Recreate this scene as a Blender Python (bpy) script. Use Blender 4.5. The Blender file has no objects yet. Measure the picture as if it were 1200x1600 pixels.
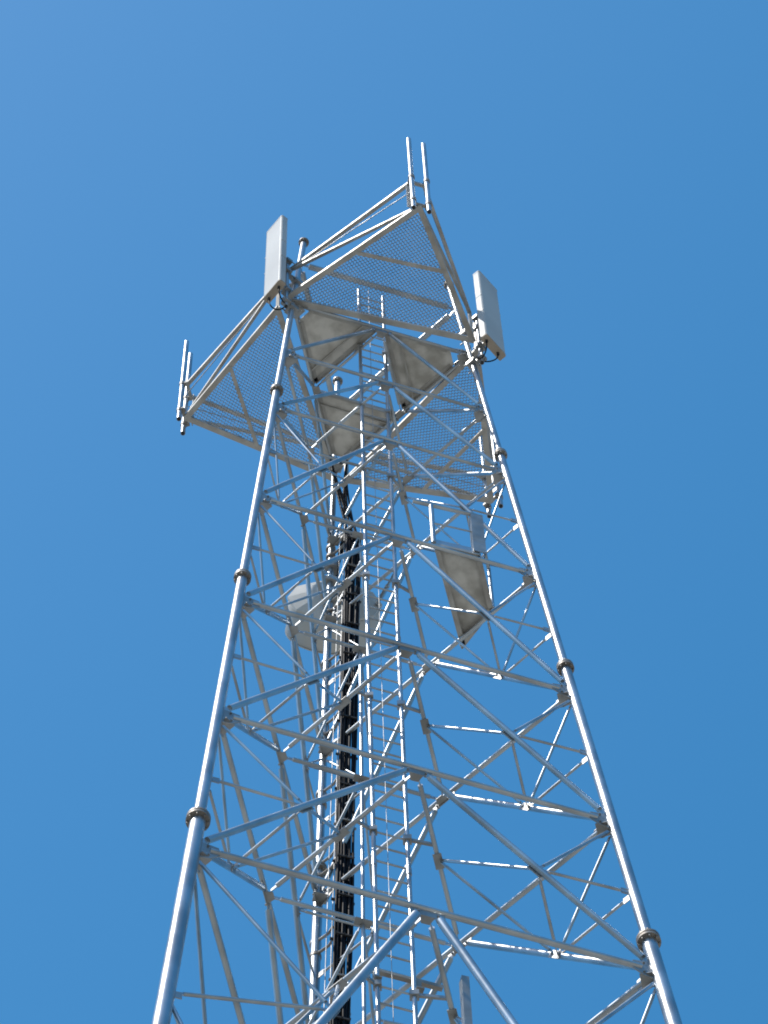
import bpy, bmesh, math, random
from mathutils import Vector, Matrix
random.seed(7)
R = math.radians
scene = bpy.context.scene
COL = scene.collection

# ---------------------------------------------------------------- camera
ZO = 36.566                                   # height of bracing level five above the ground
cam_d = bpy.data.cameras.new('camera'); cam = bpy.data.objects.new('camera', cam_d); COL.objects.link(cam)
right = Vector((0.99953092, 0.02630493, -0.01568436)); up = Vector((0.03035817, -0.91857531, 0.39407839))
fwd = Vector((0.00404106, 0.39436968, 0.91894299))
mw = Matrix((right, up, -fwd)).transposed().to_4x4(); mw.translation = Vector((0, -19.39023, -34.96622 + ZO))
cam.matrix_world = mw
cam_d.sensor_fit = 'VERTICAL'; cam_d.sensor_height = 24.0; cam_d.lens = 5500.0 / 1600 * 24
cam_d.clip_start = 0.1; cam_d.clip_end = 20000
scene.camera = cam

# ---------------------------------------------------------------- sky, sun, exposure
SUN_EL, SUN_PHI = R(60), R(57)                # height, and turn to the left of the camera's side
sun_dir = Vector((-math.cos(SUN_EL) * math.sin(SUN_PHI), -math.cos(SUN_EL) * math.cos(SUN_PHI), math.sin(SUN_EL)))
w = bpy.data.worlds.new('World'); scene.world = w; w.use_nodes = True
nt = w.node_tree; bg = nt.nodes['Background']
sky = nt.nodes.new('ShaderNodeTexSky'); sky.sky_type = 'NISHITA'; sky.sun_disc = False
sky.sun_elevation = SUN_EL; sky.sun_rotation = math.atan2(sun_dir.x, sun_dir.y)
sky.altitude = 0; sky.air_density = 1.0; sky.dust_density = 0.6; sky.ozone_density = 1.0
hs = nt.nodes.new('ShaderNodeHueSaturation'); hs.inputs['Hue'].default_value = 0.487; hs.inputs['Saturation'].default_value = 1.39
nt.links.new(sky.outputs[0], hs.inputs['Color']); nt.links.new(hs.outputs[0], bg.inputs[0]); bg.inputs[1].default_value = 0.15
sl = bpy.data.lights.new('sun', 'SUN'); sl.energy = 2.8; sl.angle = R(0.53); sl.color = (1, 0.95, 0.88)
so = bpy.data.objects.new('sun', sl); COL.objects.link(so)
so.rotation_euler = sun_dir.to_track_quat('Z', 'Y').to_euler(); so.location = (-30, -15, 80)
scene.view_settings.view_transform = 'Standard'; scene.view_settings.look = 'None'
scene.view_settings.exposure = 0.42; scene.view_settings.gamma = 1.0
scene.cycles.filter_width = 1.9                # the photograph is a little soft

# ---------------------------------------------------------------- materials
def metal(name, col, rough, metallic=0.85, spread=0.12, scale=9.0, stain=None, bump=0.05, wave=0.0, spec=0.5):
    m = bpy.data.materials.new(name); m.use_nodes = True; t = m.node_tree; b = t.nodes['Principled BSDF']
    tc = t.nodes.new('ShaderNodeTexCoord')
    n = t.nodes.new('ShaderNodeTexNoise'); n.inputs['Scale'].default_value = scale; n.inputs['Detail'].default_value = 6
    t.links.new(tc.outputs['Object'], n.inputs['Vector'])
    r = t.nodes.new('ShaderNodeMapRange'); r.inputs[1].default_value = 0.3; r.inputs[2].default_value = 0.7
    r.inputs[3].default_value = rough - spread; r.inputs[4].default_value = rough + spread
    t.links.new(n.outputs[0], r.inputs[0]); t.links.new(r.outputs[0], b.inputs['Roughness'])
    n2 = t.nodes.new('ShaderNodeTexNoise'); n2.inputs['Scale'].default_value = scale * 0.35; n2.inputs['Detail'].default_value = 8
    t.links.new(tc.outputs['Object'], n2.inputs['Vector'])
    cr = t.nodes.new('ShaderNodeValToRGB')
    lo = [c * 0.78 for c in col] if stain is None else stain
    cr.color_ramp.elements[0].position = 0.36; cr.color_ramp.elements[0].color = (*lo, 1)
    cr.color_ramp.elements[1].position = 0.62; cr.color_ramp.elements[1].color = (*col, 1)
    t.links.new(n2.outputs[0], cr.inputs[0]); t.links.new(cr.outputs[0], b.inputs['Base Color'])
    b.inputs['Metallic'].default_value = metallic; b.inputs['Specular IOR Level'].default_value = spec
    bp = t.nodes.new('ShaderNodeBump'); bp.inputs['Strength'].default_value = bump; bp.inputs['Distance'].default_value = 0.004
    t.links.new(n.outputs[0], bp.inputs['Height']); t.links.new(bp.outputs[0], b.inputs['Normal'])
    if wave:                                  # long shallow waviness of drawn pipe, it breaks the sun streaks
        n3 = t.nodes.new('ShaderNodeTexNoise'); n3.inputs['Scale'].default_value = 4.5; n3.inputs['Detail'].default_value = 0.5
        t.links.new(tc.outputs['Object'], n3.inputs['Vector'])
        b2 = t.nodes.new('ShaderNodeBump'); b2.inputs['Strength'].default_value = 1.0; b2.inputs['Distance'].default_value = wave
        t.links.new(n3.outputs[0], b2.inputs['Height']); t.links.new(bp.outputs[0], b2.inputs['Normal']); t.links.new(b2.outputs[0], b.inputs['Normal'])
    return m
STEEL = metal('galvanised_steel', (0.49, 0.52, 0.54), 0.36, metallic=0.9, spread=0.05, scale=5.0, bump=0.0, stain=(0.32, 0.34, 0.355), wave=0.0012)
GUSSET = metal('galvanised_plate', (0.38, 0.385, 0.385), 0.46, metallic=0.75, spread=0.08, stain=(0.25, 0.25, 0.24))
FLANGE = metal('weathered_flange', (0.36, 0.345, 0.32), 0.55, metallic=0.6, stain=(0.24, 0.21, 0.18))
FRAME = metal('dull_galvanised_frame', (0.46, 0.45, 0.42), 0.52, metallic=0.5, stain=(0.33, 0.31, 0.28))
GRATE = metal('expanded_steel', (0.33, 0.35, 0.37), 0.27, metallic=0.9, spread=0.06)
PLATE = metal('chequer_plate_underside', (0.62, 0.595, 0.545), 0.6, metallic=0.2, scale=10.0, stain=(0.36, 0.34, 0.30))
RADOME = metal('pale_radome', (0.49, 0.50, 0.49), 0.5, metallic=0.0, spread=0.05, scale=2.5, stain=(0.43, 0.44, 0.435), spec=0.10)
CAP = metal('grey_end_cap', (0.40, 0.34, 0.27), 0.7, metallic=0.0)
DISH = metal('painted_dish', (0.47, 0.48, 0.47), 0.75, metallic=0.0, scale=2.0, stain=(0.41, 0.42, 0.41))
CABLE = metal('black_cable_jacket', (0.009, 0.010, 0.014), 0.5, metallic=0.0, spread=0.05, spec=0.06)
DARK = metal('dark_tube_mouth', (0.02, 0.02, 0.022), 0.7, metallic=0.0)
def ground_mat():
    m = bpy.data.materials.new('dry_ground'); m.use_nodes = True; t = m.node_tree; b = t.nodes['Principled BSDF']
    tc = t.nodes.new('ShaderNodeTexCoord'); n = t.nodes.new('ShaderNodeTexNoise')
    n.inputs['Scale'].default_value = 0.15; n.inputs['Detail'].default_value = 10
    t.links.new(tc.outputs['Object'], n.inputs['Vector'])
    cr = t.nodes.new('ShaderNodeValToRGB')
    cr.color_ramp.elements[0].position = 0.35; cr.color_ramp.elements[0].color = (0.28, 0.255, 0.21, 1)
    cr.color_ramp.elements[1].position = 0.65; cr.color_ramp.elements[1].color = (0.38, 0.35, 0.295, 1)
    t.links.new(n.outputs[0], cr.inputs[0]); t.links.new(cr.outputs[0], b.inputs['Base Color'])
    b.inputs['Roughness'].default_value = 0.95
    return m
GROUND = ground_mat()

# ---------------------------------------------------------------- mesh helpers
def basis(d):
    d = d.normalized(); a = Vector((0, 0, 1)) if abs(d.z) < 0.95 else Vector((1, 0, 0))
    x = a.cross(d).normalized(); return x, d.cross(x).normalized(), d
def cone(bm, p, q, r0, r1=None, seg=14, caps=True):
    p, q = Vector(p), Vector(q); r1 = r0 if r1 is None else r1
    x, y, d = basis(q - p)
    A = [bm.verts.new(p + (x * math.cos(2 * math.pi * i / seg) + y * math.sin(2 * math.pi * i / seg)) * r0) for i in range(seg)]
    B = [bm.verts.new(q + (x * math.cos(2 * math.pi * i / seg) + y * math.sin(2 * math.pi * i / seg)) * r1) for i in range(seg)]
    for i in range(seg):
        f = bm.faces.new((A[i], A[(i + 1) % seg], B[(i + 1) % seg], B[i])); f.smooth = True
    if caps:                                  # caps on their own vertices keep the side's shading straight
        bm.faces.new([bm.verts.new(v.co) for v in reversed(A)]); bm.faces.new([bm.verts.new(v.co) for v in B])
def box(bm, c, ax, ay, az):
    c, ax, ay, az = Vector(c), Vector(ax), Vector(ay), Vector(az)
    v = [bm.verts.new(c + ax * i + ay * j + az * k) for i in (-1, 1) for j in (-1, 1) for k in (-1, 1)]
    for f in ((0, 1, 3, 2), (4, 6, 7, 5), (0, 4, 5, 1), (2, 3, 7, 6), (0, 2, 6, 4), (1, 5, 7, 3)):
        bm.faces.new([v[i] for i in f])
def bar(bm, p, q, wd, ht, upv=(0, 0, 1)):
    """rectangular bar, wd across, ht along upv"""
    p, q = Vector(p), Vector(q); d = (q - p); u = Vector(upv); s = d.cross(u).normalized(); u = s.cross(d).normalized()
    box(bm, (p + q) / 2, d / 2, s * wd / 2, u * ht / 2)
def angle(bm, p, q, size, t, inward):
    """L section: one flange flat at the bottom, one standing"""
    p, q = Vector(p), Vector(q); d = (q - p).normalized(); i = Vector(inward); i = (i - d * i.dot(d)).normalized()
    z = Vector((0, 0, 1))
    box(bm, (p + q) / 2 + i * size / 2, (q - p) / 2, i * size / 2, z * t / 2)
    box(bm, (p + q) / 2 + z * (size / 2 + t / 2), (q - p) / 2, i * t / 2, z * size / 2)
def poly(bm, pts, z0, z1):
    a = [bm.verts.new((x, y, z0)) for x, y in pts]; b = [bm.verts.new((x, y, z1)) for x, y in pts]; n = len(pts)
    bm.faces.new(list(reversed(a))); bm.faces.new(b)
    for i in range(n): bm.faces.new((a[i], a[(i + 1) % n], b[(i + 1) % n], b[i]))
def path(bm, pts, r, seg=8):
    pts = [Vector(p) for p in pts]; rings = []
    x, y, d = basis(pts[1] - pts[0])
    for i, p in enumerate(pts):
        t = (pts[min(i + 1, len(pts) - 1)] - pts[max(i - 1, 0)]).normalized()
        x = (x - t * x.dot(t)).normalized(); y = t.cross(x)
        rings.append([bm.verts.new(p + (x * math.cos(2 * math.pi * k / seg) + y * math.sin(2 * math.pi * k / seg)) * r) for k in range(seg)])
    for a, b in zip(rings, rings[1:]):
        for k in range(seg):
            f = bm.faces.new((a[k], a[(k + 1) % seg], b[(k + 1) % seg], b[k])); f.smooth = True
    bm.faces.new([bm.verts.new(v.co) for v in reversed(rings[0])]); bm.faces.new([bm.verts.new(v.co) for v in rings[-1]])
def bez(p0, p1, p2, p3, n=10):
    p0, p1, p2, p3 = map(Vector, (p0, p1, p2, p3))
    return [p0 * (1 - t) ** 3 + p1 * 3 * t * (1 - t) ** 2 + p2 * 3 * t * t * (1 - t) + p3 * t ** 3 for t in [i / n for i in range(n + 1)]]
def obj(name, bm, mat, parent=None):
    me = bpy.data.meshes.new(name); bmesh.ops.recalc_face_normals(bm, faces=bm.faces[:]); bm.to_mesh(me); bm.free()
    me.materials.append(mat); o = bpy.data.objects.new(name, me); COL.objects.link(o)
    if parent is not None: o.parent = parent; o.matrix_parent_inverse = Matrix.Translation(-origin(parent))
    return o
def origin(o):
    v = Vector((0, 0, 0))
    while o is not None: v = v + o.location; o = o.parent if o.type == 'EMPTY' else None
    return v
def thing(name, label, cat, loc=(0, 0, 0), group=None):
    o = bpy.data.objects.new(name, None); COL.objects.link(o); o.location = loc; o.empty_display_size = 0.3
    o['label'] = label; o['category'] = cat
    if group: o['group'] = group
    return o
NB = bmesh.new
def tube(name, parent, p, q, r, mat=None, tabs=True, seg=14):
    """pipe brace with flattened plate ends, as bolted lattice pipes have"""
    p, q = Vector(p), Vector(q); bm = NB(); d = (q - p).normalized(); L = (q - p).length
    e = min(0.09, L * 0.08)
    if tabs:
        cone(bm, p + d * e, q - d * e, r, seg=seg)
        x, y, _ = basis(d)
        for s, a in ((1, p), (-1, q)):
            box(bm, a + d * s * (e * 0.55), d * e * 0.62, x * 0.006, y * r * 0.95)
    else:
        cone(bm, p, q, r, seg=seg)
    return obj(name, bm, mat or STEEL, parent)

# ---------------------------------------------------------------- ground
bm = NB(); bmesh.ops.create_grid(bm, x_segments=8, y_segments=8, size=6000)
g = obj('ground', bm, GROUND); g['kind'] = 'structure'

# unseen hill-shaped ring, added all round to block the bright horizon glow
def horizon_block_mat():
    m = bpy.data.materials.new('horizon_block_green'); m.use_nodes = True; t = m.node_tree; b = t.nodes['Principled BSDF']
    tc = t.nodes.new('ShaderNodeTexCoord'); n = t.nodes.new('ShaderNodeTexNoise')
    n.inputs['Scale'].default_value = 0.02; n.inputs['Detail'].default_value = 12
    t.links.new(tc.outputs['Object'], n.inputs['Vector'])
    cr = t.nodes.new('ShaderNodeValToRGB')
    cr.color_ramp.elements[0].position = 0.4; cr.color_ramp.elements[0].color = (0.035, 0.05, 0.022, 1)
    cr.color_ramp.elements[1].position = 0.65; cr.color_ramp.elements[1].color = (0.11, 0.10, 0.06, 1)
    t.links.new(n.outputs[0], cr.inputs[0]); t.links.new(cr.outputs[0], b.inputs['Base Color']); b.inputs['Roughness'].default_value = 0.95
    return m
bm = NB(); nseg = 180; rows = []
for r_, hf in ((650, 0.0), (760, 0.28), (880, 0.66), (1010, 0.92), (1150, 1.0), (1500, 0.8), (1900, 0.0)):
    row = []
    for i in range(nseg):
        a = 2 * math.pi * i / nseg
        h = 250 + 55 * math.sin(3 * a + 1) + 35 * math.sin(7 * a + 2.2) + 18 * math.sin(17 * a + r_ * 0.01) + random.uniform(-6, 6)
        row.append(bm.verts.new((r_ * math.cos(a), r_ * math.sin(a), -1 + hf * h)))
    rows.append(row)
for a, b in zip(rows, rows[1:]):
    for i in range(nseg):
        f = bm.faces.new((a[i], a[(i + 1) % nseg], b[(i + 1) % nseg], b[i])); f.smooth = True
g = obj('horizon_block_ring', bm, horizon_block_mat()); g['kind'] = 'structure'

# ---------------------------------------------------------------- lattice tower
AZ = R(18.9903)
ANG = {'L': AZ + R(210), 'R': AZ + R(330), 'B': AZ + R(90)}
R5, TAPER = 2.67, 0.06666
def rad(z): return R5 - TAPER * z
def leg(k, z): return Vector((rad(z) * math.cos(ANG[k]), rad(z) * math.sin(ANG[k]), z + ZO))
def V(x, y, z): return Vector((x, y, z + ZO))
def dirz(a): return Vector((math.cos(a), math.sin(a), 0))
Z = [15.49, 13.04, 10.58, 6.97, 3.40, 0.0, -3.36, -11.0, -18.5, -26.0, -ZO + 0.9]
ZT = 18.84
FL = {'top': ZT, 'a': 11.29, 'b': 4.11, 'c': -2.72, 'd': -10.2, 'e': -18.0, 'f': -25.5}
FACES = {'LR': ('L', 'R'), 'RB': ('R', 'B'), 'LB': ('L', 'B')}
tower = thing('lattice_tower', 'tall three-legged galvanised steel lattice tower braced with pipes', 'tower', (0, 0, 0))
SEG = [(ZT, 11.29, 0.047), (11.29, 4.11, 0.055), (4.11, -2.72, 0.065), (-2.72, -10.2, 0.083), (-10.2, -18, 0.095), (-18, -25.5, 0.105), (-25.5, -ZO + 0.3, 0.11)]
LEGS = {}
for k in 'LRB':
    bm = NB()
    for a, b, r in SEG: cone(bm, leg(k, a), leg(k, b), r, seg=28)
    LEGS[k] = obj('leg', bm, STEEL, tower)
    for i, z in enumerate(FL.values()):
        bm = NB(); d = (leg(k, z + 1) - leg(k, z)).normalized(); c = leg(k, z); r = SEG[i][2]; R2 = r * 1.25 + 0.026
        cone(bm, c - d * 0.042, c - d * 0.008, R2, seg=26)
        if i: cone(bm, c + d * 0.008, c + d * 0.042, R2, seg=26)
        x, y, _ = basis(d)
        for j in range(8):
            o = (x * math.cos(j * math.pi / 4) + y * math.sin(j * math.pi / 4)) * (R2 + r) * 0.51
            cone(bm, c + o - d * 0.078, c + o + d * (0.078 if i else 0.01), 0.0125, seg=6)
        obj('flange', bm, FLANGE, LEGS[k])
    # concrete footing
    bm = NB(); c = leg(k, -ZO + 0.3); c.z = 0
    box(bm, c + Vector((0, 0, 0.15)), (0.45, 0, 0), (0, 0.45, 0), (0, 0, 0.17)); obj('footing', bm, PLATE, LEGS[k])
def other(face, k): a, b = FACES[face]; return b if a == k else a
def M(face, i): a, b = FACES[face]; return (leg(a, Z[i]) + leg(b, Z[i])) / 2
def fnorm(face):
    a, b = FACES[face]; m = dirz(ANG[a]) + dirz(ANG[b]); return m.normalized()
DIAG_R = [0.026, 0.028, 0.031, 0.034, 0.036, 0.038, 0.047, 0.05, 0.05, 0.05]
HOR_R = [0.026, 0.027, 0.028, 0.031, 0.033, 0.034, 0.037, 0.045, 0.045, 0.045]
DROP = 0.085
def gus(pts_center, along, upv, hw, hh, t, parent, extra=()):
    bm = NB(); n = along.cross(upv).normalized()
    box(bm, pts_center, along * hw, upv * hh, n * t)
    for e in extra: cone(bm, e - n * 0.03, e + n * 0.03, 0.014, seg=6)
    return obj('gusset_plate', bm, GUSSET, parent)
H = {}
for i in range(len(Z) - 1):
    for f, (a, b) in FACES.items():
        A, B = leg(a, Z[i]), leg(b, Z[i]); d = (B - A).normalized(); rl = 0.09
        h = tube('horizontal_strut', tower, A + d * rl, B - d * rl, HOR_R[i]); H[(f, i)] = h
        m = M(f, i); sz = 0.6 + 0.4 * HOR_R[i] / 0.03
        gus(m - Vector((0, 0, DROP * 0.75)), d, Vector((0, 0, 1)), 0.17 * sz, 0.075 * sz, 0.006, h,
            [m + d * s * 0.1 * sz - Vector((0, 0, 0.1)) for s in (-1, 1)])
        # diagonals down to the legs
        if i + 1 < len(Z):
            for k in (a, b):
                P = m + (leg(k, Z[i]) - m).normalized() * 0.10 - Vector((0, 0, DROP))
                Q = leg(k, Z[i + 1]); e = (Q - P).normalized()
                tube('diagonal_brace', tower, P, Q - e * 0.15 + Vector((0, 0, 0.03)), DIAG_R[i])
# gussets on the legs
for k in 'LRB':
    for i in range(len(Z) - 1):
        bm = NB(); r = 0.06
        for f, (a, b) in FACES.items():
            if k not in (a, b): continue
            o = other(f, k); d = (leg(o, Z[i]) - leg(k, Z[i])).normalized(); u = (leg(k, Z[i] + 1) - leg(k, Z[i])).normalized()
            n = d.cross(u).normalized(); s = 0.55 + 0.45 * HOR_R[i] / 0.033
            c = leg(k, Z[i])
            ps = [c + u * 0.16 * s, c - u * 0.20 * s, c + d * 0.17 * s - u * 0.16 * s, c + d * 0.27 * s - u * 0.05 * s, c + d * 0.25 * s + u * 0.10 * s]
            va = [bm.verts.new(p + n * 0.007) for p in ps]; vb = [bm.verts.new(p - n * 0.007) for p in ps]
            bm.faces.new(va); bm.faces.new(list(reversed(vb)))
            for j in range(5): bm.faces.new((va[j], vb[j], vb[(j + 1) % 5], va[(j + 1) % 5]))
            for q in (c + d * 0.19 * s + u * 0.03, c + d * 0.14 * s + u * 0.08 * s, c + d * 0.16 * s - u * 0.1 * s):
                cone(bm, q - n * 0.028, q + n * 0.028, 0.013, seg=6)
        # small horizontal plate of the plan bracing below
        ci = dirz(ANG[k]); t = Vector((-ci.y, ci.x, 0)); c = leg(k, Z[i]) - Vector((0, 0, 0.13))
        box(bm, c - ci * 0.12, ci * 0.07, t * 0.09, Vector((0, 0, 0.006)))
        obj('gusset_plate', bm, GUSSET, LEGS[k])
# plan bracing, inner triangle at every level
for i in range(0, 8):
    ms = [M(f, i) - Vector((0, 0, 0.07)) for f in ('LR', 'RB', 'LB')]
    for p, q in ((0, 1), (1, 2), (2, 0)):
        e = (ms[q] - ms[p]).normalized()
        tube('plan_brace', tower, ms[p] + e * 0.09, ms[q] - e * 0.09, [0.022, 0.022, 0.023, 0.026, 0.028, 0.029, 0.032, 0.036][i])
    for p in range(3):
        bm = NB(); c = ms[p]; inn = Vector((-c.x, -c.y, 0)).normalized(); t = Vector((-inn.y, inn.x, 0))
        ps = [c + t * 0.085 - Vector((0, 0, 0.045)), c - t * 0.085 - Vector((0, 0, 0.045)), c - t * 0.045 + inn * 0.10 - Vector((0, 0, 0.045)), c + t * 0.045 + inn * 0.10 - Vector((0, 0, 0.045))]
        va = [bm.verts.new(v) for v in ps]; vb = [bm.verts.new(v - Vector((0, 0, 0.012))) for v in ps]
        bm.faces.new(va); bm.faces.new(list(reversed(vb)))
        for j in range(4): bm.faces.new((va[j], vb[j], vb[(j + 1) % 4], va[(j + 1) % 4]))
        obj('gusset_plate', bm, GUSSET, H[(('LR', 'RB', 'LB')[p], i)])
# redundant members that stiffen each corner
RR = [0, 0, 0.014, 0.016, 0.018, 0.019, 0.022]
for i in range(2, 7):
    tD = 0.5 if i < 6 else 0.334
    zm = (Z[i] + Z[i + 1]) / 2 if i < 6 else Z[i] - 3.1
    for k in 'LRB':
        fs = [f for f in FACES if k in FACES[f]]
        Ds = []
        for f in fs:
            m = M(f, i); P = m + (leg(k, Z[i]) - m).normalized() * 0.10 - Vector((0, 0, DROP)); Q = leg(k, Z[i + 1])
            D = P + (Q - P) * tD; Ds.append(D)
            top = leg(k, Z[i]) - Vector((0, 0, 0.16)); e = (D - top).normalized()
            tube('leg_brace', tower, top + e * 0.13, D - e * 0.05, RR[i])
            mid = leg(k, zm); e = (D - mid).normalized()
            tube('leg_brace', tower, mid + e * 0.08, D - e * 0.05, RR[i] * 0.95)
            bm = NB(); n = fnorm(f); e1 = (Q - P).normalized()
            box(bm, D - n * 0.03, e1 * 0.11, n.cross(e1) * 0.05, n * 0.006)
            for s in (-0.07, 0.07): cone(bm, D - n * 0.055 + e1 * s, D + e1 * s, 0.012, seg=6)
            obj('brace_clip', bm, GUSSET, tower)
        if i == 6:                             # the tall bay has a second set lower down
            z2 = Z[i] - 5.5
            for f in fs:
                m = M(f, i); P = m + (leg(k, Z[i]) - m).normalized() * 0.10 - Vector((0, 0, DROP)); Q = leg(k, Z[i + 1]); D2 = P + (Q - P) * 0.67
                for zz in (zm, z2):
                    a0 = leg(k, zz) - Vector((0, 0, 0.05)); e = (D2 - a0).normalized(); tube('leg_brace', tower, a0 + e * 0.1, D2 - e * 0.05, 0.021)
        e = (Ds[1] - Ds[0]).normalized(); tube('cross_brace', tower, Ds[0] + e * 0.05, Ds[1] - e * 0.05, RR[i])
        N = (M(fs[0], i) + M(fs[1], i)) / 2 - Vector((0, 0, 0.07))
        for D in Ds:
            e = (D - N).normalized(); tube('inner_brace', tower, N + e * 0.06, D - e * 0.05, RR[i])
        bm = NB(); e1 = (M(fs[1], i) - M(fs[0], i)).normalized(); n = Vector((-e1.y, e1.x, 0))
        box(bm, N - Vector((0, 0, 0.03)), e1 * 0.10, n * 0.05, Vector((0, 0, 0.006))); obj('brace_clip', bm, GUSSET, tower)
        bm = NB(); c = leg(k, zm); ci = dirz(ANG[k])
        for f in fs:
            d = (leg(other(f, k), zm) - c).normalized(); box(bm, c + d * 0.09, d * 0.06, Vector((0, 0, 0.055)), d.cross(Vector((0, 0, 1))) * 0.005)
        obj('gusset_plate', bm, GUSSET, LEGS[k])
# pipe ring between the legs above the platforms
for f, (a, b) in FACES.items():
    A, B = leg(a, 17.6), leg(b, 17.6); d = (B - A).normalized(); tube('top_rail', tower, A + d * 0.06, B - d * 0.06, 0.05)
# hanger post down the middle of the back corner
bm = NB(); prev = None
for i in range(3, 8):
    N = (M('RB', i) + M('LB', i)) / 2 + Vector((0.0, 0.03, -0.06))
    if prev is not None: cone(bm, prev, N, 0.024, seg=14)
    prev = N
obj('hanger_post', bm, STEEL, tower)

# ---------------------------------------------------------------- climbing ladder
rp, lp = Vector((0.31, -0.39, 0)), Vector((-0.07, -0.52, 0))
ladder = thing('ladder', 'narrow galvanised climbing ladder rising inside the lattice tower', 'ladder', (0.12, -0.45, 2))
ZL0, ZL1 = -14.0, 18.0
for p in (lp, rp):
    bm = NB(); cone(bm, p + V(0, 0, ZL0), p + V(0, 0, ZL1), 0.027, seg=16)
    z = ZL0 + 1.2
    while z < ZL1: cone(bm, p + V(0, 0, z - 0.07), p + V(0, 0, z + 0.07), 0.034, seg=16); z += 6.0
    obj('rail', bm, STEEL, ladder)
z = ZL0 + 0.2
while z < ZL1 - 0.1:
    bm = NB(); cone(bm, lp + V(0, 0, z), rp + V(0, 0, z), 0.0135, seg=10); obj('rung', bm, STEEL, ladder); z += 0.335
sc = lp * 0.62 + rp * 0.38 + Vector((0.01, -0.05, 0))
bm = NB(); path(bm, [sc + V(0, 0, ZL0), sc + V(0, 0, ZL1)], 0.0042, 6); obj('safety_cable', bm, GUSSET, ladder)
for i in range(0, 8):
    a, b = M('LR', i), M('RB', i); q = a + (b - a) * 0.42 - Vector((0, 0, 0.05)); c = rp.copy(); c.z = q.z
    bm = NB(); bar(bm, c, q, 0.03, 0.05); box(bm, c, (0.05, 0, 0), (0, 0.045, 0), (0, 0, 0.045)); obj('standoff', bm, GUSSET, ladder)
    a2, b2 = M('LR', i), M('LB', i); q = a2 + (b2 - a2) * 0.4 - Vector((0, 0, 0.05)); c = lp.copy(); c.z = q.z
    bm = NB(); bar(bm, c, q, 0.03, 0.05); box(bm, c, (0.045, 0, 0), (0, 0.045, 0), (0, 0, 0.04)); obj('standoff', bm, GUSSET, ladder)

bm = NB(); wl = (rp - lp).normalized(); dl = Vector((wl.y, -wl.x, 0))
a = lp - wl * 0.08 + V(0, 0, -3.0) - dl * 0.07; b = rp + wl * 0.34 + V(0, 0, -3.0) - dl * 0.07
bar(bm, a, b, 0.05, 0.06)
for c in (lp, rp + wl * 0.06):
    box(bm, c + V(0, 0, -3.15) - dl * 0.04, wl * 0.035, dl * 0.012, Vector((0, 0, 0.15))); box(bm, c + V(0, 0, -3.3), wl * 0.04, dl * 0.05, Vector((0, 0, 0.012)))
obj('support_bar', bm, FLANGE, ladder)

# ---------------------------------------------------------------- outboard mesh platforms
ZP = 15.49
def expanded(bm, tri, z, W=0.075, Hh=0.030, t=0.0054, hgt=0.007, tilt=-1):
    """expanded metal: staggered bonds joined by slanting strands"""
    (A, B, C) = tri; u = (B - A).normalized(); v = Vector((-u.y, u.x, 0)); 
    if (C - A).dot(v) < 0: v = -v
    c3 = (A + B + C) / 3
    tri2 = [p + (c3 - p).normalized() * 0.05 for p in tri]
    def inside(p):
        s = [(tri2[(j + 1) % 3] - tri2[j]).cross(p - tri2[j]).z for j in range(3)]
        return all(q > 0 for q in s) or all(q < 0 for q in s)
    L = (B - A).length; nu = int(L / W) + 20; nv = int((C - A).dot(v) / Hh) + 2; b = W * 0.17; up_ = Vector((0, 0, 1))
    def strand(p, q, sx):
        if not (inside(p) and inside(q)): return
        d = (q - p).normalized(); n = Vector((-d.y, d.x, 0)); h = (up_ * hgt + v * sx) * 0.5; w_ = n * t * 0.5
        a = [bm.verts.new(p + w_ * i + h * j) for i, j in ((-1, -1), (1, -1), (1, 1), (-1, 1))]
        c = [bm.verts.new(q + w_ * i + h * j) for i, j in ((-1, -1), (1, -1), (1, 1), (-1, 1))]
        for k in range(4): bm.faces.new((a[k], a[(k + 1) % 4], c[(k + 1) % 4], c[k]))
    base = Vector((A.x, A.y, z))
    for j in range(nv):
        off = 0.5 * (j % 2)
        for i in range(-10, nu):
            o = base + u * ((i + off) * W) + v * (j * Hh)
            strand(o - u * b, o + u * b, 0.006 * tilt)
            for s in (1, -1):
                strand(o + u * b * s, o + u * (W / 2 - b) * s + v * Hh, 0.004 * tilt)
FLAB = {
 'LR': 'topmost triangular mesh platform, pointing up the picture between the two panel antennas',
 'LB': 'triangular mesh platform jutting out past the left leg with paired pipes',
 'RB': 'triangular mesh platform behind the right leg, below the right panel antenna'}
FROT = {'LR': 0, 'RB': R(120), 'LB': R(240)}
MID = R(288.2)
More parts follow.
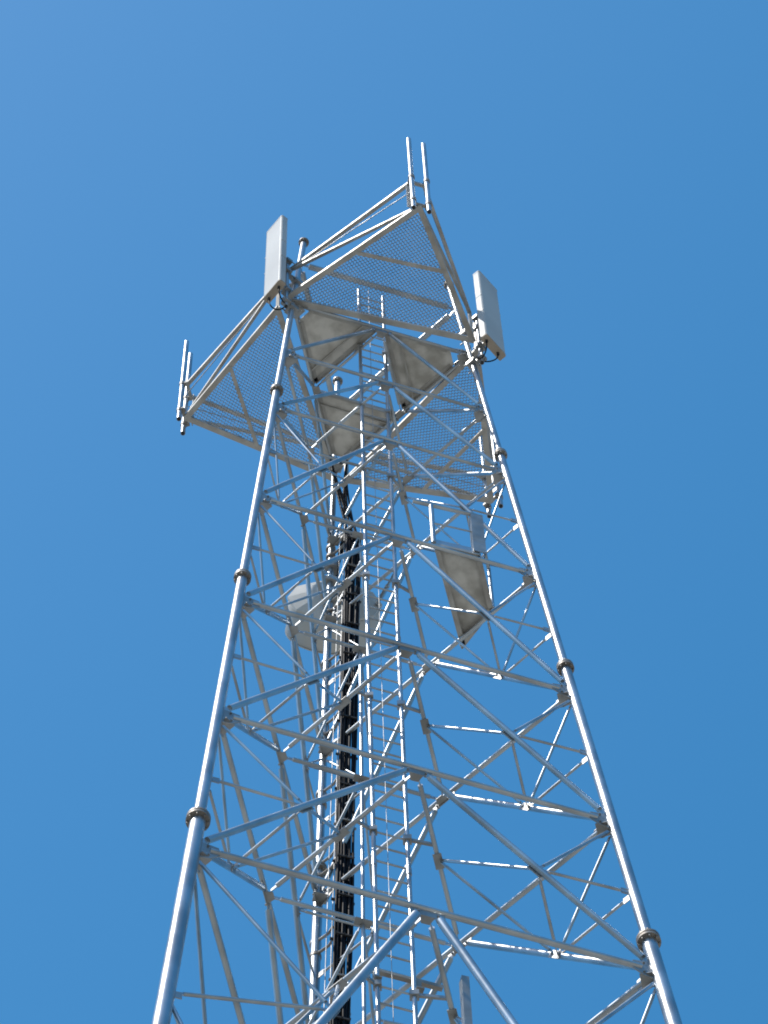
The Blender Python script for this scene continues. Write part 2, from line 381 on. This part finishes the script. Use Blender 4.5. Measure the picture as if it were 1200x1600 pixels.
for f, rot in FROT.items():
    def pol(r, deg, z): a = MID + rot + R(deg); return V(r * math.cos(a), r * math.sin(a), z)
    c = pol(1.9, 0, ZP)
    pf = thing('mesh_platform', FLAB[f], 'platform', c, 'mesh platforms on the three faces')
    A, B, C = pol(1.76, -60.6, ZP), pol(1.74, 53.2, ZP), pol(2.84, 0, ZP)
    bm = NB()
    for p, q in ((A, B), (B, C), (C, A)):
        e = (q - p).normalized(); bar(bm, p - e * 0.03, q + e * 0.03, 0.085, 0.06 + 0.003 * (p is A) - 0.003 * (p is C))
    obj('frame', bm, FRAME, pf)
    cr0, cr1 = A + (C - A) * 0.52, B + (C - B) * 0.52
    bm = NB(); bar(bm, cr0 - Vector((0, 0, .012)), cr1 - Vector((0, 0, .012)), 0.055, 0.05); obj('crossbar', bm, FRAME, pf)
    bm = NB(); expanded(bm, (A, B, C), ZP + ZO + 0.02, tilt=1 if f == 'LR' else -1, t=0.0075 if f == 'LR' else 0.006); obj('mesh_floor', bm, GRATE, pf)
    ap = C + Vector((0, 0, 1.15)); inn = (Vector((0, 0, 0)) - Vector((C.x, C.y, 0))).normalized()
    out = -inn
    tg = Vector((-out.y, out.x, 0))
    for s, P in ((-1, A), (1, B)):
        pa = P + Vector((0, 0, 1.2)); pb = C + tg * 0.09 * s + Vector((0, 0, 1.15)) + out * 0.02
        bm = NB(); bar(bm, pa, pb, 0.06, 0.06); obj('guard_rail', bm, FRAME, pf)
        bm = NB(); bar(bm, pa + (pb - pa) * 0.06 - Vector((0, 0, .05)), C + tg * 0.1 * s + inn * 0.1 + Vector((0, 0, .07)), 0.05, 0.045); obj('rail_brace', bm, FRAME, pf)
        bm = NB(); bar(bm, P + Vector((0, 0, 0.03)), pa, 0.05, 0.05, out); obj('corner_post', bm, FRAME, pf)
        bm = NB(); path(bm, [pa + (pb - pa) * 0.1 - Vector((0, 0, .1)), pa + (pb - pa) * 0.5 - Vector((0, 0, .22)), pb - Vector((0, 0, .45))], 0.008, 6); obj('stay_rod', bm, GUSSET, pf)
    bm = NB()
    cp = C + inn * 0.05 - tg * 0.13; bar(bm, cp + Vector((0, 0, 0.05)), cp + Vector((0, 0, 1.18)), 0.09, 0.012, out)
    bar(bm, C + tg * 0.16 + Vector((0, 0, 1.15)), C - tg * 0.16 + Vector((0, 0, 1.15)), 0.05, 0.07)
    bar(bm, C + tg * 0.16 + out * 0.03 + Vector((0, 0, 0.045)), C - tg * 0.16 + out * 0.03 + Vector((0, 0, 0.045)), 0.05, 0.03)
    obj('apex_bracket', bm, FRAME, pf)
    for s, dz in ((-1, 0.06), (1, 0.0)):
        b0 = C + tg * 0.122 * s + out * 0.075; bm = NB()
        b0 = Vector((b0.x, b0.y, 0)); z0, z1 = 15.18, 18.55 + dz
        bm = NB(); cone(bm, b0 + V(0, 0, z0), b0 + V(0, 0, z1), 0.038, seg=20); mp = obj('mounting_pipe', bm, STEEL, pf)
        bm = NB(); cone(bm, b0 + V(0, 0, z0 - 0.012), b0 + V(0, 0, z0 + 0.02), 0.030, seg=16); obj('pipe_mouth', bm, DARK, mp)
        for zc in (ZP + 0.04, ZP + 1.15):
            bm = NB(); cone(bm, b0 + V(0, 0, zc - 0.045), b0 + V(0, 0, zc + 0.045), 0.05, seg=16)
            bar(bm, b0 + V(0, 0, zc), b0 + V(0, 0, zc) + inn * 0.09, 0.06, 0.06); obj('clamp', bm, FLANGE, mp)

# ---------------------------------------------------------------- solid corner floor plates inside the tower
CL = {'L': 'grey solid floor plate inside the tower at its left leg',
      'R': 'grey solid floor plate inside the tower beneath the right panel antenna',
      'B': 'lowest grey solid floor plate inside the tower top, at its back leg'}
for k in 'LRB':
    fs = [f for f in FACES if k in FACES[f]]
    zt = ZP + 0.06
    Lg = leg(k, zt); a, b = M(fs[0], 0), M(fs[1], 0); a.z = b.z = Lg.z
    def mix(p, q, t): return p + (q - p) * t
    inset = (a + b + Lg) / 3
    a, b, Lg = [p + (inset - p) * 0.06 for p in (a, b, Lg)]
    pts = [mix(Lg, a, 0.20), a, b, mix(Lg, b, 0.20)]
    if k == 'B': pts = [mix(Lg, a, 0.16), a, b, mix(Lg, b, 0.16)]
    cp = thing('floor_plate', CL[k], 'floor plate', (inset.x, inset.y, zt + ZO), 'floor plates inside the tower top')
    bm = NB(); poly(bm, [(p.x, p.y) for p in pts], zt + ZO, zt + ZO + 0.008); obj('plate', bm, PLATE, cp)
    for p, q in ((0, 1), (1, 2), (2, 3)):
        bm = NB(); P, Q = pts[p].copy(), pts[q].copy(); P.z = Q.z = zt + ZO - 0.034
        e = (Q - P).normalized(); bar(bm, P + e * 0.02, Q - e * 0.03, 0.012, 0.06); 
        inw = (inset - (P + Q) / 2); inw.z = 0; inw = (inw - e * inw.dot(e)).normalized()
        box(bm, (P + Q) / 2 + inw * 0.035 + Vector((0, 0, 0.026)), (Q - P) * 0.47, inw * 0.028, Vector((0, 0, 0.004)))
        obj('edge_angle', bm, FRAME, cp)
    P, Q = mix(pts[1], pts[0], 0.22), mix(pts[2], pts[3], 0.22); P.z = Q.z = zt + ZO - 0.026
    bm = NB(); bar(bm, P, Q, 0.02, 0.045); obj('stiffener', bm, FRAME, cp)
    bm = NB()
    for p in (pts[0], pts[3]):
        c = (p + leg(k, zt)) / 2; d = leg(k, zt) - p; d.z = 0; L = d.length; d.normalize(); c.z = zt + ZO - 0.03
        box(bm, c, d * L * 0.45, Vector((-d.y, d.x, 0)) * 0.03, Vector((0, 0, 0.006)))
    obj('leg_bracket', bm, GUSSET, cp)

# ---------------------------------------------------------------- rest platforms
def rest_platform(dx, dy, z, label, hc=1.25, cw=0.085):
    q = [Vector(p) + Vector((dx, dy)) for p in ((0.82, -0.90), (1.42, -0.73), (1.58, 0.06), (1.16, 0.62))]
    cx = sum((p.x for p in q)) / 4; cy = sum((p.y for p in q)) / 4
    t = thing('rest_platform', label, 'platform', (cx, cy, z + ZO), 'railed rest platforms')
    bm = NB(); poly(bm, [(p.x, p.y) for p in q], z + ZO, z + ZO + 0.01); obj('plate', bm, PLATE, t)
    C = Vector((cx, cy, z + ZO))
    for i in range(4):
        P, Q = q[i], q[(i + 1) % 4]; P = V(P.x, P.y, z - 0.035); Q = V(Q.x, Q.y, z - 0.035); e = (Q - P).normalized()
        bm = NB(); bar(bm, P + e * 0.01, Q - e * 0.01, 0.012, 0.066)
        inw = C - (P + Q) / 2; inw.z = 0; inw = (inw - e * inw.dot(e)).normalized()
        box(bm, (P + Q) / 2 + inw * 0.035 - Vector((0, 0, 0.028)), (Q - P) * 0.46, inw * 0.028, Vector((0, 0, 0.004)))
        obj('edge_angle', bm, FRAME, t)
    h = 1.25 if hc == 1.25 else 1.0
    P = V(q[0].x, q[0].y, z); Q = V(q[1].x, q[1].y, z); u3 = Vector((0, 0, 1))
    bm = NB(); cone(bm, P, P + u3 * h, 0.034, seg=16); obj('post', bm, STEEL, t)
    # channel post
    d = (Q - P).normalized(); n = Vector((d.y, -d.x, 0))
    bm = NB(); b_ = Q + u3 * hc / 2
    box(bm, b_ + n * 0.02, d * cw, u3 * hc / 2, n * 0.005)
    for s in (-1, 1): box(bm, b_ + d * (cw - 0.005) * s - n * 0.03, d * 0.005, u3 * (hc / 2 - .004), n * 0.045)
    obj('channel_post', bm, GUSSET, t)
    S = V(q[2].x, q[2].y, z); bm = NB(); cone(bm, S, S + u3 * h, 0.026, seg=14); obj('post', bm, STEEL, t)
    bm = NB(); cone(bm, P + u3 * h - d * 0.25, Q + u3 * h, 0.030, seg=16); obj('hand_rail', bm, STEEL, t)
    bm = NB(); cone(bm, Q + u3 * (h - 0.01), S + u3 * (h - 0.01), 0.026, seg=16); obj('hand_rail', bm, STEEL, t)
    bm = NB(); cone(bm, P + u3 * 0.66, Q + u3 * 0.66, 0.013, seg=10); obj('mid_rail', bm, STEEL, t)
    bm = NB(); bar(bm, P + u3 * 0.06, Q + u3 * 0.06, 0.008, 0.12); obj('toe_board', bm, STEEL, t)
    return t
rest_platform(0, 0, 7.05, 'railed rest platform with a solid floor, halfway up the tower by the right leg')
rest_platform(-0.60, -0.2, -6.2, 'lower rest platform, only its channel post in view at the bottom edge of the photo', hc=2.2, cw=0.04)

# ---------------------------------------------------------------- panel antennas
def panel(label, cx, cy, az, z0, h, wd, dp, legk):
    n = dirz(az); t = Vector((-n.y, n.x, 0)); c = Vector((cx, cy, 0))
    root = thing('panel_antenna', label, 'antenna', (cx, cy, z0 + ZO), 'panel antennas on the tower top')
    def prof(fac=1.0, grow=0.0):
        w2 = wd / 2 * fac + grow; pts = []
        front = 0.0 + grow; back = -dp - grow
        for a in range(0, 91, 15): pts.append((w2 - 0.04 + 0.04 * math.sin(R(a)), front - 0.032 + 0.032 * math.cos(R(a))))
        pts += [(w2, back + 0.01), (w2 - 0.01, back)]
        m = [(-x, y) for x, y in reversed(pts)]
        return m + pts
    def ring(bm, z, fac, grow=0.0): return [bm.verts.new(c + t * x + n * y + V(0, 0, z)) for x, y in prof(fac, grow)]
    bm = NB(); a = ring(bm, z0 + 0.012, 1); b = ring(bm, z0 + h - 0.012, 1); N = len(a)
    for i in range(N): bm.faces.new((a[i], a[(i + 1) % N], b[(i + 1) % N], b[i]))
    bm.faces.new(a); bm.faces.new(b); rd = obj('radome', bm, RADOME, root)
    for zz, mat, nm in ((z0, CAP, 'bottom_cap'), (z0 + h - 0.03, RADOME, 'top_cap')):
        bm = NB(); a = ring(bm, zz - 0.004, 1, 0.003); b = ring(bm, zz + 0.034, 1, 0.003)
        for i in range(N): bm.faces.new((a[i], a[(i + 1) % N], b[(i + 1) % N], b[i]))
        bm.faces.new(a); bm.faces.new(b); o = obj(nm, bm, mat, root)
        if nm == 'bottom_cap':
            for s in (-0.13, 0.10):
                bm = NB(); p = c + t * s * wd / 0.4 - n * dp * 0.55 + V(0, 0, z0)
                cone(bm, p - Vector((0, 0, 0.07)), p, 0.022, seg=12); obj('connector', bm, DARK, o)
    # seams on the sides
    bm = NB()
    for zz in (0.38, 0.62): box(bm, c - n * dp * 0.5 + V(0, 0, z0 + h * zz), t * (wd / 2 + 0.004), n * dp * 0.42, Vector((0, 0, 0.018)))
    obj('seam_band', bm, RADOME, root)
    # back rail and mast pipe
    pc = c - n * (dp + 0.17)
    zc = z0 + h * 0.30; lc = leg(legk, zc)
    bm = NB(); box(bm, c - n * (dp + 0.014) + V(0, 0, z0 + h * 0.5), t * 0.05, n * 0.013, Vector((0, 0, h * 0.36))); obj('back_rail', bm, GUSSET, root)
    bm = NB(); cone(bm, pc + V(0, 0, z0 - 0.25), pc + V(0, 0, z0 + h * 0.62), 0.036, seg=18); mp = obj('mast_pipe', bm, STEEL, root)
    bm = NB(); cone(bm, pc + V(0, 0, z0 - 0.262), pc + V(0, 0, z0 - 0.22), 0.029, seg=16); obj('pipe_mouth', bm, DARK, mp)
    for fz in (0.14, 0.56):
        zc = z0 + h * fz; q = pc + V(0, 0, zc); bm = NB()
        bar(bm, q + n * 0.03, c - n * dp + V(0, 0, zc), 0.07, 0.05)
        box(bm, q, t * 0.075, n * 0.05, Vector((0, 0, 0.045)))
        for s in (-1, 1): cone(bm, q + t * 0.06 * s - n * 0.1, q + t * 0.06 * s + n * 0.1, 0.009, seg=6)
        bar(bm, c - n * (dp + .03) + V(0, 0, zc + 0.12), q + V(0, 0, 0) * 0 - V(0, 0, 0) * 0 + t * 0.03, 0.02, 0.02)
        obj('tilt_bracket', bm, GUSSET, root)
    for fz in (-0.02, 0.42):
        zc = z0 + h * fz; q = pc + V(0, 0, zc); lc = leg(legk, zc); e = (q - lc); L = e.length; bm = NB()
        bar(bm, lc, q, 0.06, 0.07); box(bm, lc, t * 0.085, n * 0.075, Vector((0, 0, 0.05))); box(bm, q, t * 0.065, n * 0.055, Vector((0, 0, 0.05)))
        for s in (-1, 1): cone(bm, lc + t * 0.07 * s - n * 0.14, lc + t * 0.07 * s + n * 0.14, 0.011, seg=6)
        obj('leg_clamp', bm, GUSSET, root)
    for s, sag in ((-0.13, 0.42), (0.10, 0.3)):
        p = c + t * s * wd / 0.4 - n * dp * 0.55 + V(0, 0, z0 - 0.06); q = leg(legk, z0 + 0.1) + n * 0.09 + t * s * 0.3
        bm = NB(); path(bm, bez(p, p - Vector((0, 0, sag)), q - Vector((0, 0, sag * 1.3)) + n * 0.1, q, 14), 0.011, 8); obj('jumper_cable', bm, CABLE, root)
    return root
panel('pale panel antenna on the left leg, its sunlit face turned left', -1.385, -1.575, R(221), 15.2, 3.08, 0.41, 0.12, 'L')
panel('shaded blue-grey panel antenna on the right leg, facing right', 2.0, -0.61, R(-39), 15.1, 2.92, 0.47, 0.13, 'R')

# ---------------------------------------------------------------- shrouded dish behind the back leg
dc = V(-0.58, 2.42, 12.05); dn = dirz(R(97)); dt = Vector((-dn.y, dn.x, 0)); du = Vector((0, 0, 1))
dish = thing('dish_antenna', 'large pale drum-shaped dish antenna low on the back leg', 'antenna', dc)
DR = 0.67
def lathe(bm, prof, seg=48, smooth=True):
    rings = []
    for s, r in prof:
        rings.append([bm.verts.new(dc + dn * s + (dt * math.cos(2 * math.pi * i / seg) + du * math.sin(2 * math.pi * i / seg)) * r) for i in range(seg)])
    for a, b in zip(rings, rings[1:]):
        for i in range(seg):
            f = bm.faces.new((a[i], a[(i + 1) % seg], b[(i + 1) % seg], b[i])); f.smooth = smooth
    for rg in (rings[0], rings[-1]): bm.faces.new([bm.verts.new(v.co) for v in rg])
bm = NB(); lathe(bm, [(-0.20, DR), (-0.195, DR + 0.012), (0.29, DR + 0.012), (0.295, DR)]); obj('shroud', bm, DISH, dish)
bm = NB(); lathe(bm, [(-0.46, 0.12), (-0.24, DR + 0.03), (-0.203, DR + 0.03)], 10, False); obj('reflector_back', bm, DISH, dish)
bm = NB(); lathe(bm, [(0.297, DR + 0.02), (0.315, DR + 0.02), (0.34, DR * 0.7), (0.35, 0.15)]); obj('radome', bm, RADOME, dish)
bm = NB()
lc = leg('B', 12.05)
for dz in (-0.22, 0.22):
    bar(bm, leg('B', 12.05 + dz), dc - dn * 0.40 + du * dz * 0.7, 0.07, 0.07); box(bm, leg('B', 12.05 + dz), dt * 0.1, dn * 0.08, du * 0.05)
bar(bm, dc - dn * 0.42 - du * 0.26, dc - dn * 0.42 + du * 0.26, 0.1, 0.06, dn); obj('mount', bm, GUSSET, dish)
bm = NB(); p = dc - dn * 0.2 - dt * (DR - 0.06); q = V(0.44, 0.92, 10.63); e = (q - p).normalized()
cone(bm, p, q, 0.022, seg=14); cone(bm, p - e * 0.03, p + e * 0.16, 0.036, seg=14); cone(bm, p + e * 0.45, p + e * 0.9, 0.034, seg=14); obj('side_strut', bm, STEEL, dish)
bm = NB(); path(bm, bez(dc - dn * 0.45, dc - dn * 0.7 - du * 0.1, leg('B', 10.6) + Vector((0.3, -0.3, 0.8)), leg('B', 10) + Vector((.3, -.25, 0)), 14), 0.018, 8); obj('feeder', bm, CABLE, dish)

# ---------------------------------------------------------------- feeder cable run beside the back leg
run = thing('cable_run', 'bundle of black feeder cables clamped to brackets beside the back leg', 'cables', leg('B', 0) + Vector((0.32, -0.25, 0)))
wdir = Vector((0.95, 0.3, 0)).normalized(); ndir = Vector((wdir.y, -wdir.x, 0))
def rc(z): return leg('B', z) + Vector((0.335, -0.24, 0))
ZC0, ZC1 = -14.0, 12.4
for s in (-1, 1):
    bm = NB(); cone(bm, rc(ZC0) + wdir * 0.125 * s + ndir * -0.035, rc(13.2) + wdir * 0.125 * s + ndir * -0.035, 0.007, seg=10); obj('tray_rail', bm, GUSSET, run)
bm = NB(); cone(bm, rc(ZC0) - wdir * 0.20, rc(13.2) - wdir * 0.20, 0.006, seg=8); obj('ground_wire', bm, GUSSET, run)
nc = 12
for j in range(nc):
    row = j // 6; s = (j % 6 - 2.5) / 2.5
    off = wdir * (0.098 * s + random.uniform(-.006, .006)) + ndir * (0.0 + 0.04 * row)
    pts = []; z = ZC0; ph = random.random() * 6
    while z < ZC1:
        pts.append(rc(z) + off + wdir * 0.009 * math.sin(z * 1.3 + ph) + ndir * 0.008 * math.sin(z * 0.9 + ph)); z += 0.45
    tip = rc(ZC1 + 0.2) + off
    side = 'L' if j % 2 else 'R'; sh = Vector((0, 0, 0.05 + 0.03 * (j // 4)))
    n1 = leg('B', Z[0]) * 0.9 + leg(side, Z[0]) * 0.1 + sh; n2 = leg('B', Z[0]) * 0.12 + leg(side, Z[0]) * 0.88 + sh
    if j < 6: pts += bez(tip, tip + Vector((-0.05, 0.05, 0.9)), n1 + (n1 - n2) * 0.05 - du * 0.8, n1, 10) + [n1 * 0.5 + n2 * 0.5, n2]
    else: pts += bez(tip, tip + Vector((-0.02, 0.02, 0.5)), dc - dn * 0.5 + du * (0.9 + 0.05 * j), dc - dn * 0.45 + du * (0.3 - 0.03 * j), 10)
    bm = NB(); path(bm, pts, random.choice((0.0150, 0.0185, 0.0185)), 10); obj('feeder_cable', bm, CABLE, run)
z = ZC0 + 0.5; j = 0
while z < 13:
    c = rc(z); bm = NB()
    box(bm, c - ndir * 0.03, wdir * 0.15, ndir * 0.012, du * 0.018)
    box(bm, c + ndir * 0.066, wdir * 0.105, ndir * 0.01, du * 0.014)
    for s in (-1, 0, 1): cone(bm, c + wdir * 0.1 * s - ndir * 0.05, c + wdir * 0.1 * s + ndir * 0.09, 0.009, seg=6)
    obj('cable_clamp', bm, FLANGE if j % 4 == 1 else DARK, run)
    if j % 2 == 0:
        l = leg('B', z); bm = NB()
        k1 = l + Vector((0.17, -0.19, -0.06))
        for dz in (0, 0.30):
            u_ = du * dz
            path(bm, [l + u_ + Vector((0.03, -0.04, 0.02)), k1 + u_, c + u_ - ndir * 0.04 - wdir * 0.12, c + u_ - ndir * 0.04 + wdir * 0.14], 0.02, 8)
            cone(bm, l + u_ - du * 0.03, l + u_ + du * 0.03, 0.074, seg=18)
        obj('support_bracket', bm, FLANGE, run)
    z += 0.87; j += 1
